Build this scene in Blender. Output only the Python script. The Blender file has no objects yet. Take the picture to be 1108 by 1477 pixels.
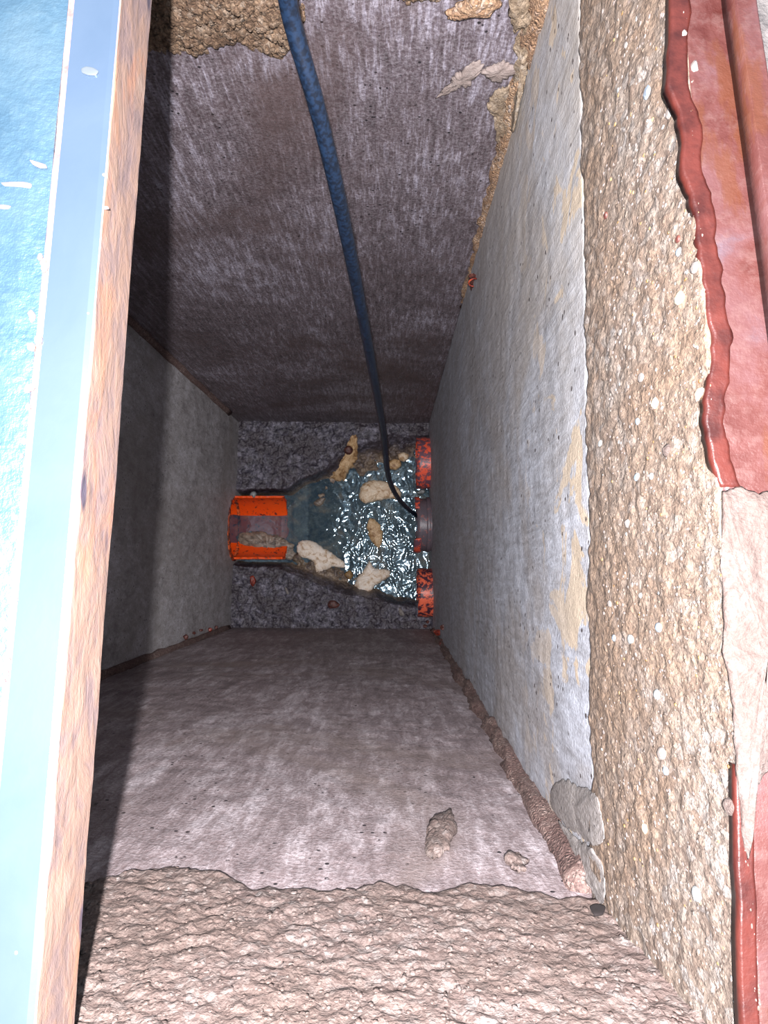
import bpy, bmesh, math, random
from mathutils import Vector, Matrix, noise
random.seed(7)
C = bpy.context.scene.collection
SC = bpy.context.scene
PI = math.pi

# ------------------------------------------------------------------ camera
FPX, CX, CY = 1100.0, 554.0, 738.5
CAM = Vector((0, 0, 1.65))
nad = Vector((559 - CX, -(812 - CY), -FPX)).normalized()      # plumb direction in camera space
zc = -nad                                                     # world up, in camera space
xw = (Vector((1, 0, 0)) - zc * zc.x).normalized()
yw = zc.cross(xw)
RW = Matrix((xw, yw, zc))                                     # camera -> world
cd = bpy.data.cameras.new('camera'); cam = bpy.data.objects.new('camera', cd); C.objects.link(cam)
cam.matrix_world = Matrix.Translation(CAM) @ RW.to_4x4()
cd.sensor_fit = 'VERTICAL'; cd.sensor_height = 36.0; cd.lens = 36.0 * FPX / 1477.0
cd.clip_start = 0.01; cd.clip_end = 50
SC.camera = cam

# ------------------------------------------------------------------ sky, lamp, exposure
w = bpy.data.worlds.new('sky'); SC.world = w; w.use_nodes = True
wn = w.node_tree.nodes; wl = w.node_tree.links
bg = wn['Background']; bg.inputs['Color'].default_value = (0.62, 0.80, 1.0, 1); bg.inputs['Strength'].default_value = 0.50
ld = bpy.data.lights.new('torch', 'POINT'); ld.energy = 29; ld.color = (1.0, 0.95, 0.97); ld.shadow_soft_size = 0.003
lamp = bpy.data.objects.new('torch', ld); C.objects.link(lamp); lamp.location = (-0.004, 0.0, 1.705)
SC.view_settings.view_transform = 'Standard'; SC.view_settings.look = 'None'
SC.view_settings.gamma = 1.0; SC.view_settings.use_curve_mapping = False
SC.view_settings.exposure = 0.8

# ------------------------------------------------------------------ helpers
def ray(px, py): return (RW @ Vector((px - CX, -(py - CY), -FPX))).normalized()
def W(px, py, Z):
    d = ray(px, py); return CAM + d * ((Z - CAM.z) / d.z)
def WD(px, py, depth): return W(px, py, CAM.z - depth)
RA, RB = 0.240, 0.10                                          # the rim lies on a slightly sloping plane
def rimz(y): return CAM.z - (RA + RB * y)
def WR(px, py, h=0.0):                                        # point on the rim plane raised by h
    d = ray(px, py)
    # z = CAM.z-(RA+RB*y)+h
    t = (RA - h) / (-d.z - RB * d.y); return CAM + d * t
def WX(px, py, X): d = ray(px, py); return CAM + d * (X / d.x)
def WY(px, py, Y): d = ray(px, py); return CAM + d * (Y / d.y)
def fb(p, s, o=4, r=0.55):
    a, t = 1.0, 0.0; q = Vector(p) * s
    for _ in range(o):
        t += a * noise.noise(q); q = q * 2.03 + Vector((3.1, 1.7, 5.3)); a *= r
    return t
def ss(a, b, x):
    t = max(0, min(1, (x - a) / (b - a))); return t * t * (3 - 2 * t)
def link(name, verts, faces, mat, parent=None, smooth=True):
    m = bpy.data.meshes.new(name); m.from_pydata([tuple(v) for v in verts], [], faces); m.update()
    if smooth: m.polygons.foreach_set('use_smooth', [True] * len(m.polygons))
    o = bpy.data.objects.new(name, m); C.objects.link(o)
    if mat: m.materials.append(mat)
    if parent: o.parent = parent
    return o
def tag(o, label, cat, group=None):
    o['label'] = label; o['category'] = cat
    if group: o['group'] = group
    return o
def struct(o, label=None):
    o['kind'] = 'structure'
    if label: o['label'] = label
    return o
def recenter(o):                                              # origin to the base centre of the thing
    vs = [v.co for v in o.data.vertices]
    c = Vector((sum(v.x for v in vs) / len(vs), sum(v.y for v in vs) / len(vs), min(v.z for v in vs)))
    o.data.transform(Matrix.Translation(-c)); o.location = c
    return o
def empty(name, loc=(0, 0, 0)):
    o = bpy.data.objects.new(name, None); C.objects.link(o); o.location = loc; o.empty_display_size = .02; return o

# ------------------------------------------------------------------ materials
class NT:
    def __init__(s, name):
        s.m = bpy.data.materials.new(name); s.m.use_nodes = True
        s.t = s.m.node_tree; s.n = s.t.nodes; s.b = s.n['Principled BSDF']; s.co = s.n.new('ShaderNodeTexCoord')
    def L(s, a, b): s.t.links.new(a, b)
    def mapd(s, scale, rot=(0, 0, 0)):
        m = s.n.new('ShaderNodeMapping'); m.inputs['Scale'].default_value = scale; m.inputs['Rotation'].default_value = rot
        s.L(s.co.outputs['Object'], m.inputs[0]); return m.outputs[0]
    def noise(s, scale, vec=None, detail=6, rough=.6, dist=0):
        x = s.n.new('ShaderNodeTexNoise'); x.inputs['Scale'].default_value = scale; x.inputs['Detail'].default_value = detail
        x.inputs['Roughness'].default_value = rough; x.inputs['Distortion'].default_value = dist
        s.L(vec if vec else s.co.outputs['Object'], x.inputs['Vector']); return x.outputs['Fac']
    def voro(s, scale, vec=None, feat='F1', out='Distance'):
        x = s.n.new('ShaderNodeTexVoronoi'); x.inputs['Scale'].default_value = scale; x.feature = feat
        s.L(vec if vec else s.co.outputs['Object'], x.inputs['Vector']); return x.outputs[out]
    def ramp(s, fac, stops, interp='LINEAR'):
        r = s.n.new('ShaderNodeValToRGB'); r.color_ramp.interpolation = interp
        e = r.color_ramp.elements
        while len(e) < len(stops): e.new(0.5)
        for i, (p, c) in enumerate(stops):
            e[i].position = p; e[i].color = (c if len(c) == 4 else (*c, 1)) if not isinstance(c, float) else (c, c, c, 1)
        s.L(fac, r.inputs[0]); return r.outputs[0]
    def mix(s, fac, a, b, mode='MIX'):
        x = s.n.new('ShaderNodeMix'); x.data_type = 'RGBA'; x.blend_type = mode
        if isinstance(fac, (int, float)): x.inputs[0].default_value = fac
        else: s.L(fac, x.inputs[0])
        for k, v in ((6, a), (7, b)):
            if isinstance(v, tuple): x.inputs[k].default_value = (*v, 1)
            else: s.L(v, x.inputs[k])
        return x.outputs[2]
    def math(s, op, a, b=0.0):
        x = s.n.new('ShaderNodeMath'); x.operation = op
        for k, v in ((0, a), (1, b)):
            if isinstance(v, (int, float)): x.inputs[k].default_value = v
            else: s.L(v, x.inputs[k])
        return x.outputs[0]
    def sep(s):
        x = s.n.new('ShaderNodeSeparateXYZ'); s.L(s.co.outputs['Object'], x.inputs[0]); return x.outputs
    def bump(s, h, strength, dist=.002, prev=None):
        x = s.n.new('ShaderNodeBump'); x.inputs['Strength'].default_value = strength; x.inputs['Distance'].default_value = dist
        s.L(h, x.inputs['Height'])
        if prev: s.L(prev, x.inputs['Normal'])
        return x.outputs[0]
    def done(s, col, rough=.8, normal=None, metal=0.0, spec=.5):
        if isinstance(col, tuple): s.b.inputs['Base Color'].default_value = (*col, 1)
        else: s.L(col, s.b.inputs['Base Color'])
        if isinstance(rough, (int, float)): s.b.inputs['Roughness'].default_value = rough
        else: s.L(rough, s.b.inputs['Roughness'])
        if isinstance(metal, (int, float)): s.b.inputs['Metallic'].default_value = metal
        else: s.L(metal, s.b.inputs['Metallic'])
        s.b.inputs['Specular IOR Level'].default_value = spec
        if normal: s.L(normal, s.b.inputs['Normal'])
        return s.m
def lin(r, g, b):
    f = lambda c: ((c / 255 + .055) / 1.055) ** 2.4 if c > 10 else c / 255 / 12.92
    return (f(r), f(g), f(b))

def m_precast(name, dark, mid, light, streak=(120, 120, 9), rot=(0, 0, 0), spotc=(0.02, .017, .02), tint=None, rough=.72):
    t = NT(name)
    st = t.noise(1.0, t.mapd(streak, rot), 5, .7, .3)
    st2 = t.noise(1.0, t.mapd(tuple(c * 2.6 for c in streak), rot), 4, .7, .2)
    big = t.noise(6, None, 4, .6, .8)
    f = t.math('ADD', t.math('MULTIPLY', st, .45), t.math('ADD', t.math('MULTIPLY', big, .28), t.math('MULTIPLY', st2, .27)))
    col = t.ramp(f, [(.40, dark), (.5, mid), (.61, light)])
    fine = t.noise(420, None, 3, .7)
    col = t.mix(t.ramp(fine, [(.42, 0.0), (.62, 1.0)]), t.mix(.45, col, dark), t.mix(.10, col, (.75, .75, .8)))
    pit = t.voro(150)
    col = t.mix(t.ramp(t.math('MULTIPLY', t.math('LESS_THAN', pit, .17), t.ramp(t.noise(40), [(.5, 0.0), (.56, 1.0)])), [(0, 0.0), (1, 1.0)]), col, spotc)
    if tint:
        col = t.mix(t.ramp(t.noise(3.2, None, 5, .6, 1.2), [(.50, 0.0), (.66, .7)]), col, tint)
    n = t.bump(fine, .55, .0012); n = t.bump(st2, .6, .0015, n); n = t.bump(st, .5, .002, n)
    return t.done(col, rough, n)
M = {}
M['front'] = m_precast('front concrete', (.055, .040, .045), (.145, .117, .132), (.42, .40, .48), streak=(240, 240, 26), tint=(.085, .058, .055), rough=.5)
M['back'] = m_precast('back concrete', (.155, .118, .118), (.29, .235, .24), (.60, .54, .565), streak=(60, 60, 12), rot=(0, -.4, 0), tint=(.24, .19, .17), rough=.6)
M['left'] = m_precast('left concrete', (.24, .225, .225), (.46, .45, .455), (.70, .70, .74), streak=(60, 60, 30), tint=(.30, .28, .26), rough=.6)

# right wall: grey cement skin, beige patches near the top and a tan stained band
t = NT('right concrete')
st = t.noise(1.0, t.mapd((160, 150, 24), (.5, 0, 0)), 5, .62, .4)
big = t.noise(7, None, 4, .6, 1.0)
f = t.math('ADD', t.math('MULTIPLY', st, .55), t.math('MULTIPLY', big, .45))
col = t.ramp(f, [(.38, (0.304, 0.316, 0.344)), (.5, (0.440, 0.468, 0.520)), (.62, (0.576, 0.624, 0.704))])
xyz = t.sep()
tan = t.math('MULTIPLY', t.ramp(t.noise(5, None, 5, .6, 1.0), [(.44, 0.0), (.56, 1.0)]), t.ramp(xyz[2], [(0, 0.0), (1, 1.0)]))
col = t.mix(t.math('MULTIPLY', tan, .45), col, (.34, .29, .235))
fine = t.noise(380, None, 3, .7)
col = t.mix(t.ramp(fine, [(.40, 0.0), (.62, 1.0)]), t.mix(.3, col, (.12, .11, .11)), t.mix(.10, col, (.8, .8, .85)))
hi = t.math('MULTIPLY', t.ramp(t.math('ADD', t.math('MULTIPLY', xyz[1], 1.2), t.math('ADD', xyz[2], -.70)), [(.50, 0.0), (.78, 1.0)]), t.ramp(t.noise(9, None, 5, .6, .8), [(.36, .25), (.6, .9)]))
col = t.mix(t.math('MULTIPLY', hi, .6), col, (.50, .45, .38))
patch = t.math('MULTIPLY', t.ramp(t.noise(26, None, 4, .55, .7), [(.565, 0.0), (.59, 1.0)]), t.ramp(t.math('ADD', xyz[2], -.55), [(.55, 0.0), (.72, 1.0)]))
col = t.mix(patch, col, (.56, .47, .36))
pit = t.voro(120)
col = t.mix(t.math('MULTIPLY', t.math('LESS_THAN', pit, .16), t.ramp(t.noise(50), [(.52, 0.0), (.57, 1.0)])), col, (.05, .04, .04))
n = t.bump(fine, .5, .001); n = t.bump(st, .5, .002, n)
M['right'] = t.done(col, .62, n)

def m_rough(name, cols, sc=1.0, dark=(.10, .07, .055), strength=.9):
    t = NT(name)
    ids = t.voro(300 * sc, t.mapd((1, .8, .8)), 'F1', 'Color')
    hs = t.n.new('ShaderNodeSeparateColor'); t.L(ids, hs.inputs[0])
    col = t.ramp(hs.outputs[0], [(0, cols[0]), (.35, cols[1]), (.7, cols[2]), (1, cols[3])])
    edge = t.voro(300 * sc, t.mapd((1, .8, .8)), 'DISTANCE_TO_EDGE')
    big = t.noise(14 * sc, None, 5, .6, .8)
    col = t.mix(t.ramp(big, [(.36, 0.0), (.62, .75)]), col, cols[4])
    fine = t.noise(500, None, 3, .7)
    col = t.mix(t.ramp(fine, [(.38, .55), (.58, 0.0)]), col, dark)
    col = t.mix(t.ramp(edge, [(0, .35), (.10, 0.0)]), col, dark)
    n = t.bump(edge, strength, .0015); n = t.bump(fine, .6, .001, n); n = t.bump(t.noise(120, None, 4, .65), .6, .003, n)
    return t.done(col, .8, n)
M['rough_right'] = m_rough('exposed aggregate right', [(0.129, 0.095, 0.075), (0.175, 0.139, 0.111), (0.196, 0.165, 0.139), (0.237, 0.216, 0.200), (.18, .12, .078)], dark=(0.046, 0.032, 0.025), strength=.35)
M['rough_back'] = m_rough('exposed aggregate back', [(0.134, 0.099, 0.090), (0.183, 0.141, 0.130), (0.211, 0.172, 0.158), (0.260, 0.232, 0.222), (0.148, 0.109, 0.092)], 1.1, dark=(0.070, 0.044, 0.037), strength=.4)
M['rough_front'] = m_rough('exposed aggregate front', [(.12, .075, .045), (.20, .13, .08), (.26, .18, .115), (.33, .27, .21), (.10, .058, .032)], 1.2, dark=(.035, .02, .014))
M['mortar_pink'] = m_rough('pink stained mortar', [(0.087, 0.063, 0.055), (0.096, 0.072, 0.064), (0.105, 0.081, 0.072), (0.114, 0.096, 0.089), (0.090, 0.065, 0.055)], .7, dark=(0.060, 0.040, 0.034), strength=.2)
M['mortar_grey'] = m_rough('grey mortar', [(0.216, 0.176, 0.160), (0.232, 0.192, 0.176), (0.248, 0.212, 0.196), (0.264, 0.232, 0.220), (0.208, 0.168, 0.152)], .8, dark=(.18, .14, .125), strength=.2)
M['daub'] = m_rough('beige daub', [(.22, .17, .12), (.30, .24, .17), (.36, .30, .23), (.42, .37, .31), (.22, .16, .10)], 1.3, dark=(.07, .045, .03), strength=.4)
M['smear'] = m_precast('smooth smear', (.16, .145, .135), (.22, .20, .185), (.27, .25, .235), streak=(60, 60, 30))
M['fillet'] = m_rough('corner mortar', [(.30, .18, .10), (.42, .28, .17), (.50, .35, .22), (.50, .42, .36), (.24, .14, .08)], 1.5, dark=(.06, .03, .02))
M['fillet_dark'] = m_rough('dark corner mortar', [(.16, .10, .085), (.22, .15, .13), (.28, .2, .17), (.36, .28, .25), (.14, .08, .07)], 1.5, dark=(.04, .02, .02))

# painted / rusted steel
t = NT('red oxide frame')
a = t.noise(30, None, 6, .65, .6); b = t.noise(160, None, 4, .7)
col = t.ramp(a, [(.34, (0.046, 0.010, 0.008)), (.48, (0.068, 0.022, 0.019)), (.60, (0.078, 0.033, 0.033)), (.72, (0.075, 0.049, 0.058))])
col = t.mix(t.ramp(b, [(.5, 0.0), (.64, .4)]), col, (0.104, 0.057, 0.052))
col = t.mix(t.ramp(t.noise(55, t.mapd((1, .3, 1)), 5, .6), [(.56, 0.0), (.62, .7)]), col, (0.072, 0.022, 0.009))
M['red_steel'] = t.done(col, .45, t.bump(b, .5, .0012), 0.0, .5)
t = NT('dark red oxide')
M['red_dark'] = t.done(t.ramp(t.noise(90), [(.35, (0.028, 0.005, 0.004)), (.6, (0.068, 0.014, 0.010))]), .4, t.bump(t.noise(200), .5, .001))

t = NT('rusty cover side')
a = t.noise(1.0, t.mapd((60, 38, 80)), 6, .7, .4); b = t.noise(1.0, t.mapd((70, 26, 60)), 5, .6, .6)
col = t.ramp(a, [(.30, (0.133, 0.098, 0.105)), (.44, (0.189, 0.133, 0.122)), (.56, (0.238, 0.154, 0.119)), (.72, (0.252, 0.189, 0.154))])
col = t.mix(t.ramp(b, [(.52, 0.0), (.68, .55)]), col, (.38, .16, .07))
col = t.mix(t.ramp(t.voro(60, t.mapd((1, .4, 1))), [(.10, .9), (.17, 0.0)]), col, (.05, .045, .07))
M['rust_side'] = t.done(col, .6, t.bump(a, .5, .002))

t = NT('blue grey cover steel')
a = t.noise(18, None, 5, .6, .5); b = t.voro(140)
col = t.ramp(a, [(.3, (.22, .31, .44)), (.55, (.25, .34, .475)), (.75, (.29, .38, .505))])
col = t.mix(t.math('MULTIPLY', t.math('LESS_THAN', b, .10), t.ramp(t.noise(40), [(.56, 0.0), (.6, 1.0)])), col, (.6, .5, .45))
M['cover_rim'] = t.done(col, .24, t.bump(t.noise(300), .06, .0005), .85, .6)
t = NT('blue gritty cover plate')
a = t.noise(26, None, 6, .65, .4); g = t.noise(210, None, 4, .65)
col = t.ramp(a, [(.3, (.095, .19, .28)), (.5, (.14, .25, .34)), (.72, (.20, .31, .385))])
col = t.mix(t.ramp(g, [(.52, 0.0), (.68, .5)]), col, (.22, .34, .42))
M['cover_plate'] = t.done(col, .36, t.bump(g, .5, .0015), .8, .7)
t = NT('rust groove'); M['groove'] = t.done(t.ramp(t.noise(120), [(.35, (.14, .08, .08)), (.6, (.32, .18, .15))]), .7, t.bump(t.noise(200), .6, .001))
t = NT('scratch paint'); M['scratch'] = t.done(t.ramp(t.noise(300), [(.3, (.16, .10, .11)), (.6, (.22, .14, .145))]), .6)
t = NT('weld drop'); M['drop'] = t.done((.55, .58, .6), .15, None, .9)

# wet floor
t = NT('wet rough concrete')
a = t.noise(85, None, 6, .75, .4); b = t.noise(300, None, 4, .7)
col = t.ramp(a, [(.38, (.025, .023, .033)), (.5, (.085, .08, .105)), (.64, (.26, .25, .31))])
col = t.mix(t.ramp(t.noise(22, None, 5, .65, .6), [(.44, .8), (.58, 0.0)]), col, (.045, .035, .042))
xyz = t.sep()
chan = t.ramp(t.math('ADD', t.math('MULTIPLY', xyz[2], 8.0), 1.0), [(.50, 1.0), (.82, 0.0)])
mud = t.ramp(t.noise(60, None, 6, .7, .5), [(.36, (.10, .07, .045)), (.5, (.30, .22, .14)), (.64, (.56, .44, .31))])
col = t.mix(chan, col, mud)
n = t.bump(b, .8, .002); n = t.bump(t.voro(130, None, 'SMOOTH_F1'), .7, .004, n)
M['floor'] = t.done(col, t.ramp(b, [(.3, .12), (.7, .5)]), n, 0, .7)

# water
t = NT('murky water')
wm = t.n
rip = t.noise(1.0, t.mapd((60, 80, 60)), 3, .5, 1.4)
bn = t.bump(rip, .15, .002)
murk_sky = t.n.new('ShaderNodeBsdfDiffuse')
t.L(t.ramp(t.noise(20, None, 4, .6, .8), [(.38, (.04, .09, .15)), (.52, (.09, .16, .23)), (.66, (.26, .26, .25))]), murk_sky.inputs[0])  # silt colour with the blue of the sky's reflection painted in
tr = t.n.new('ShaderNodeBsdfTransparent'); tr.inputs[0].default_value = (.62, .75, .78, 1)
m1 = t.n.new('ShaderNodeMixShader'); m1.inputs[0].default_value = .42
t.L(tr.outputs[0], m1.inputs[1]); t.L(murk_sky.outputs[0], m1.inputs[2])
gl = t.n.new('ShaderNodeBsdfGlossy'); gl.inputs['Roughness'].default_value = .055; gl.inputs[0].default_value = (.62, .86, 1, 1)
t.L(bn, gl.inputs['Normal'])
fr = t.n.new('ShaderNodeFresnel'); fr.inputs[0].default_value = 1.8; t.L(bn, fr.inputs['Normal'])
m2 = t.n.new('ShaderNodeMixShader'); t.L(fr.outputs[0], m2.inputs[0]); t.L(m1.outputs[0], m2.inputs[1]); t.L(gl.outputs[0], m2.inputs[2])
t.L(m2.outputs[0], t.n['Material Output'].inputs[0]); M['water'] = t.m

def m_pipe(name, base, dirt, amt):
    t = NT(name)
    a = t.noise(90, None, 6, .7, .3)
    col = t.ramp(t.noise(12), [(.35, base), (.65, tuple(min(1, c * 1.2) for c in base))])
    col = t.mix(t.ramp(a, [(.5 - amt, 1.0), (.56 - amt, 0.0)]), col, dirt)
    return t.done(col, .38, t.bump(a, .4, .001))
M['pipe'] = m_pipe('orange pipe', (.98, .09, .006), (.16, .03, .02), .12)
M['pipe_red'] = m_pipe('faded orange pipe', (.80, .15, .075), (.07, .03, .05), .03)
M['pipe_top'] = m_pipe('red orange pipe', (.85, .12, .06), (.16, .08, .11), .02)
M['pipe_dirty'] = m_pipe('dirty pipe', (.32, .13, .12), (.13, .11, .13), -.06)
M['pipe_edge'] = m_pipe('worn pipe lip', (.90, .16, .04), (.12, .04, .03), .02)

t = NT('black blue hose')
xyz = None
wv = t.n.new('ShaderNodeTexNoise'); wv.inputs['Scale'].default_value = 400
col = t.ramp(wv.outputs['Fac'], [(.4, (.003, .007, .016)), (.6, (.007, .018, .042))])
t.L(t.co.outputs['Object'], wv.inputs['Vector'])
M['hose'] = t.done(col, .42, t.bump(t.noise(500), .15, .0004), 0, .5)

def m_stone(name, a, b, c, r=.45):
    t = NT(name)
    col = t.ramp(t.noise(75, None, 6, .7, .8), [(.38, a), (.48, b), (.60, c)])
    return t.done(col, r, t.bump(t.noise(160, None, 5, .65), .7, .002))
M['pale'] = m_stone('pale chunk', (.50, .34, .20), (.86, .74, .60), (.92, .84, .74))
M['beige'] = m_stone('beige chunk', (.40, .23, .10), (.74, .58, .40), (.84, .72, .55))
M['tan'] = m_stone('tan chunk', (.25, .13, .05), (.56, .37, .19), (.72, .53, .32))
M['brown'] = m_stone('brown chunk', (.12, .06, .02), (.28, .17, .07), (.40, .28, .12))
M['maroon'] = m_stone('maroon chunk', (.03, .01, .008), (.09, .03, .025), (.18, .07, .05))
M['greystone'] = m_stone('grey pebble', (.14, .15, .15), (.25, .27, .27), (.38, .40, .40))
M['sludge'] = m_stone('grey brown sludge', (.08, .06, .045), (.20, .16, .125), (.34, .28, .22), .3)
M['rust'] = m_stone('red rust flake', (.05, .008, .006), (.20, .025, .015), (.5, .10, .05), .3)
M['bluepeb'] = m_stone('bluish pebble', (.12, .14, .17), (.20, .24, .28), (.30, .34, .38))
M['whitepeb'] = m_stone('white pebble', (0.154, 0.133, 0.119), (0.203, 0.182, 0.168), (0.238, 0.224, 0.217))
M['darkvoid'] = NT('painted void shade').done((.012, .008, .008), .9)  # near-black colour painted for the shade inside the pipes and the hole
t = NT('asphalt ground'); M['ground'] = t.done(t.ramp(t.noise(160, None, 5, .7), [(.3, (.05, .045, .045)), (.6, (.12, .11, .105))]), .85, t.bump(t.noise(200), .8, .003))

# ------------------------------------------------------------------ shaft corners (floor level and up)
FL, FR_, BL, BR = W(345, 608, 0), W(619, 610, 0), W(332, 905, 0), W(624, 907, 0)
def up(p, px, py, depth, top=1.42):
    q = WD(px, py, depth); d = (q - p) / (q.z - p.z); return p + d * (top - p.z)
TFL = up(FL, 190, 465, 1.0, 1.372)
TFR = up(FR_, 775, 40, .446, 1.372)
TBL = up(BL, 150, 975, .93, 1.415)
TBR = up(BR, 868, 1310, .34, 1.415)
DN = -.13
def dn(p, t_): d = (t_ - p) / (t_.z - p.z); return p + d * (DN - p.z)
FL0, FR0, BL0, BR0 = dn(FL, TFL), dn(FR_, TFR), dn(BL, TBL), dn(BR, TBR)

def sheet(name, a, b, c, d, nu, nv, disp, mat, nrm, thick=.05, hole=None, v0=0, parent=None):
    """grid a-b (bottom) d-c (top); nrm points into the shaft; closed slab of some thickness"""
    vs = []; fs = []
    for j in range(nv + 1):
        v = j / nv
        for i in range(nu + 1):
            u = i / nu
            p = (a * (1 - u) + b * u) * (1 - v) + (d * (1 - u) + c * u) * v
            vs.append(p + nrm * disp(p, u, v))
    N = len(vs)
    W1 = nu + 1
    for j in range(nv):
        for i in range(nu):
            q = [j * W1 + i, j * W1 + i + 1, (j + 1) * W1 + i + 1, (j + 1) * W1 + i]
            if hole and hole((vs[q[0]] + vs[q[2]]) / 2): continue
            fs.append(q)
    # back face and edge skirts
    for p in (a, b, c, d): vs.append(p - nrm * thick)
    A, B, Cc, D = N, N + 1, N + 2, N + 3
    fs.append([A, D, Cc, B])
    fs.append(list(range(0, W1))[::-1] + [A, B]); fs.append(list(range(nv * W1, (nv + 1) * W1)) + [Cc, D])
    fs.append([j * W1 for j in range(nv + 1)] + [D, A]); fs.append([j * W1 + nu for j in range(nv + 1)][::-1] + [B, Cc])
    o = link(name, vs, fs, mat, parent)
    return o
def wallnoise(amp, s=30):
    return lambda p, u, v: .35 * amp * fb(p, s * 2.5, 4) + amp * .7 * fb(p, 5, 2)

PR_Y = [W(611, 668, 0).y, W(611, 757, 0).y, W(611, 855, 0).y]
PR_R = [.056, .057, .052]
PL_C = Vector((0, W(340, 761, -.005).y, -.005)); PL_R = .069
def hole_right(p): return any((p.y - y) ** 2 + (p.z - 0.0) ** 2 < (r - .003) ** 2 for y, r in zip(PR_Y, PR_R))
def hole_left(p): return (p.y - PL_C.y) ** 2 + (p.z - PL_C.z) ** 2 < (PL_R - .002) ** 2

EX = Vector((.02, 0, 0))
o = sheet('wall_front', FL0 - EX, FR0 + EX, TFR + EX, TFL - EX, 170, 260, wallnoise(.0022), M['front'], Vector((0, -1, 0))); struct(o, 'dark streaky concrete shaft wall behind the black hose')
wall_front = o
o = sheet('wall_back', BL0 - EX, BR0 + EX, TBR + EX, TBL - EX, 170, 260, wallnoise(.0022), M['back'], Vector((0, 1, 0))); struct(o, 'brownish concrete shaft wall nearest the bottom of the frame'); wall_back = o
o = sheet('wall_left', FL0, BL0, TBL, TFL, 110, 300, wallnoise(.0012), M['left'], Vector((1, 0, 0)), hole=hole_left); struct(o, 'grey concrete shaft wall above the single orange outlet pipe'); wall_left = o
o = sheet('wall_right', FR0, BR0, up(BR, 868, 1310, .34, 1.328), up(FR_, 775, 40, .446, 1.328), 130, 330, lambda p, u, v: wallnoise(.0012)(p, u, v) - .035 * ss(1.302, 1.322, p.z), M['right'], Vector((-1, 0, 0)), hole=hole_right); struct(o, 'grey cement skimmed shaft wall above the three pipe ends'); wall_right = o

# hollows behind the pipe holes are closed by the slabs' own backs.

# ------------------------------------------------------------------ rough collar courses above the precast walls
def collar(name, a, b, ta, tb, zb, zt, nrm, mat, edge, amp, nu=260, nv=90, out=0.0, label=None):
    """rough mortar course; a,b floor points, ta,tb their top points; from height zb(u) to zt"""
    def at(u, z):
        p = a * (1 - u) + b * u; q = ta * (1 - u) + tb * u
        return p + (q - p) * ((z - p.z) / (q.z - p.z))
    vs = []; fs = []
    for j in range(nv + 1):
        v = j / nv
        for i in range(nu + 1):
            u = i / nu
            z0 = zb - .03; y = at(u, 1.4).y
            z = z0 + (zt(y) - z0) * v
            p = at(u, z)
            e = zb + edge(u, p)                        # local lower limit of the mortar
            k = ss(e - .006, e + .012, z)
            d = -.004 + k * (.0065 + out * max(0, (z - e) / (zt(y) - e)) ** 1.6) + k * (amp * fb(p, 120, 4, .65) + amp * (.9 if amp > .001 and nrm.y < 0 else .45) * fb(p, 25, 2))
            if 0 < i < nu and j < nv: p = p + Vector((noise.noise(p * 200), noise.noise(p * 190 + Vector((9, 0, 0))), noise.noise(p * 210))) * .0008
            vs.append(p + nrm * d)
    W1 = nu + 1
    for j in range(nv):
        for i in range(nu): fs.append([j * W1 + i, j * W1 + i + 1, (j + 1) * W1 + i + 1, (j + 1) * W1 + i])
    N = len(vs)
    back = [vs[0] - nrm * .03, vs[nu] - nrm * .03, vs[N - 1] - nrm * .03, vs[N - W1] - nrm * .03]
    back[2].z -= .022; back[3].z -= .022
    vs += back
    fs.append([N, N + 3, N + 2, N + 1]); fs.append(list(range(0, W1))[::-1] + [N, N + 1]); fs.append(list(range(nv * W1, (nv + 1) * W1)) + [N + 2, N + 3])
    fs.append([j * W1 for j in range(nv + 1)] + [N + 3, N]); fs.append([j * W1 + nu for j in range(nv + 1)][::-1] + [N + 1, N + 2])
    o = link(name, vs, fs, mat); struct(o, label)
    o['_f'] = 0; del o['_f']
    return o
zr = lambda y: rimz(y) + .0008
collar_right = collar('trim_1', FR_, BR, TFR, TBR, 1.300, zr, Vector((-1, 0, 0)), M['rough_right'],
       lambda u, p: .007 * fb(Vector((p.y * 3, 2, 0)), 9, 3) - .01 * ss(.6, 1, u), .0005, 420, 120, -.0155, 'coarse beige exposed-aggregate course along the right rim')
collar_back = collar('trim_2', BL, BR + EX * 2, TBL, TBR + EX * 2, 1.295, zr, Vector((0, 1, 0)), M['rough_back'],
       lambda u, p: .022 * fb(Vector((p.x * 2, 5, 0)), 8, 4) + .0 * u, .0011, 300, 130, .001, 'crumbly brown concrete course at the bottom of the frame')
collar_front = collar('trim_3', FL, FR_, TFL, TFR, 1.175, lambda y: 1.355, Vector((0, -1, 0)), M['rough_front'],
       lambda u, p: .012 * fb(Vector((p.x * 3, 8, 0)), 8, 4) + .045 * ss(.64, .70, u), .0035, 300, 90, .004, 'flaking brown concrete course at the head of the dark wall')

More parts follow.
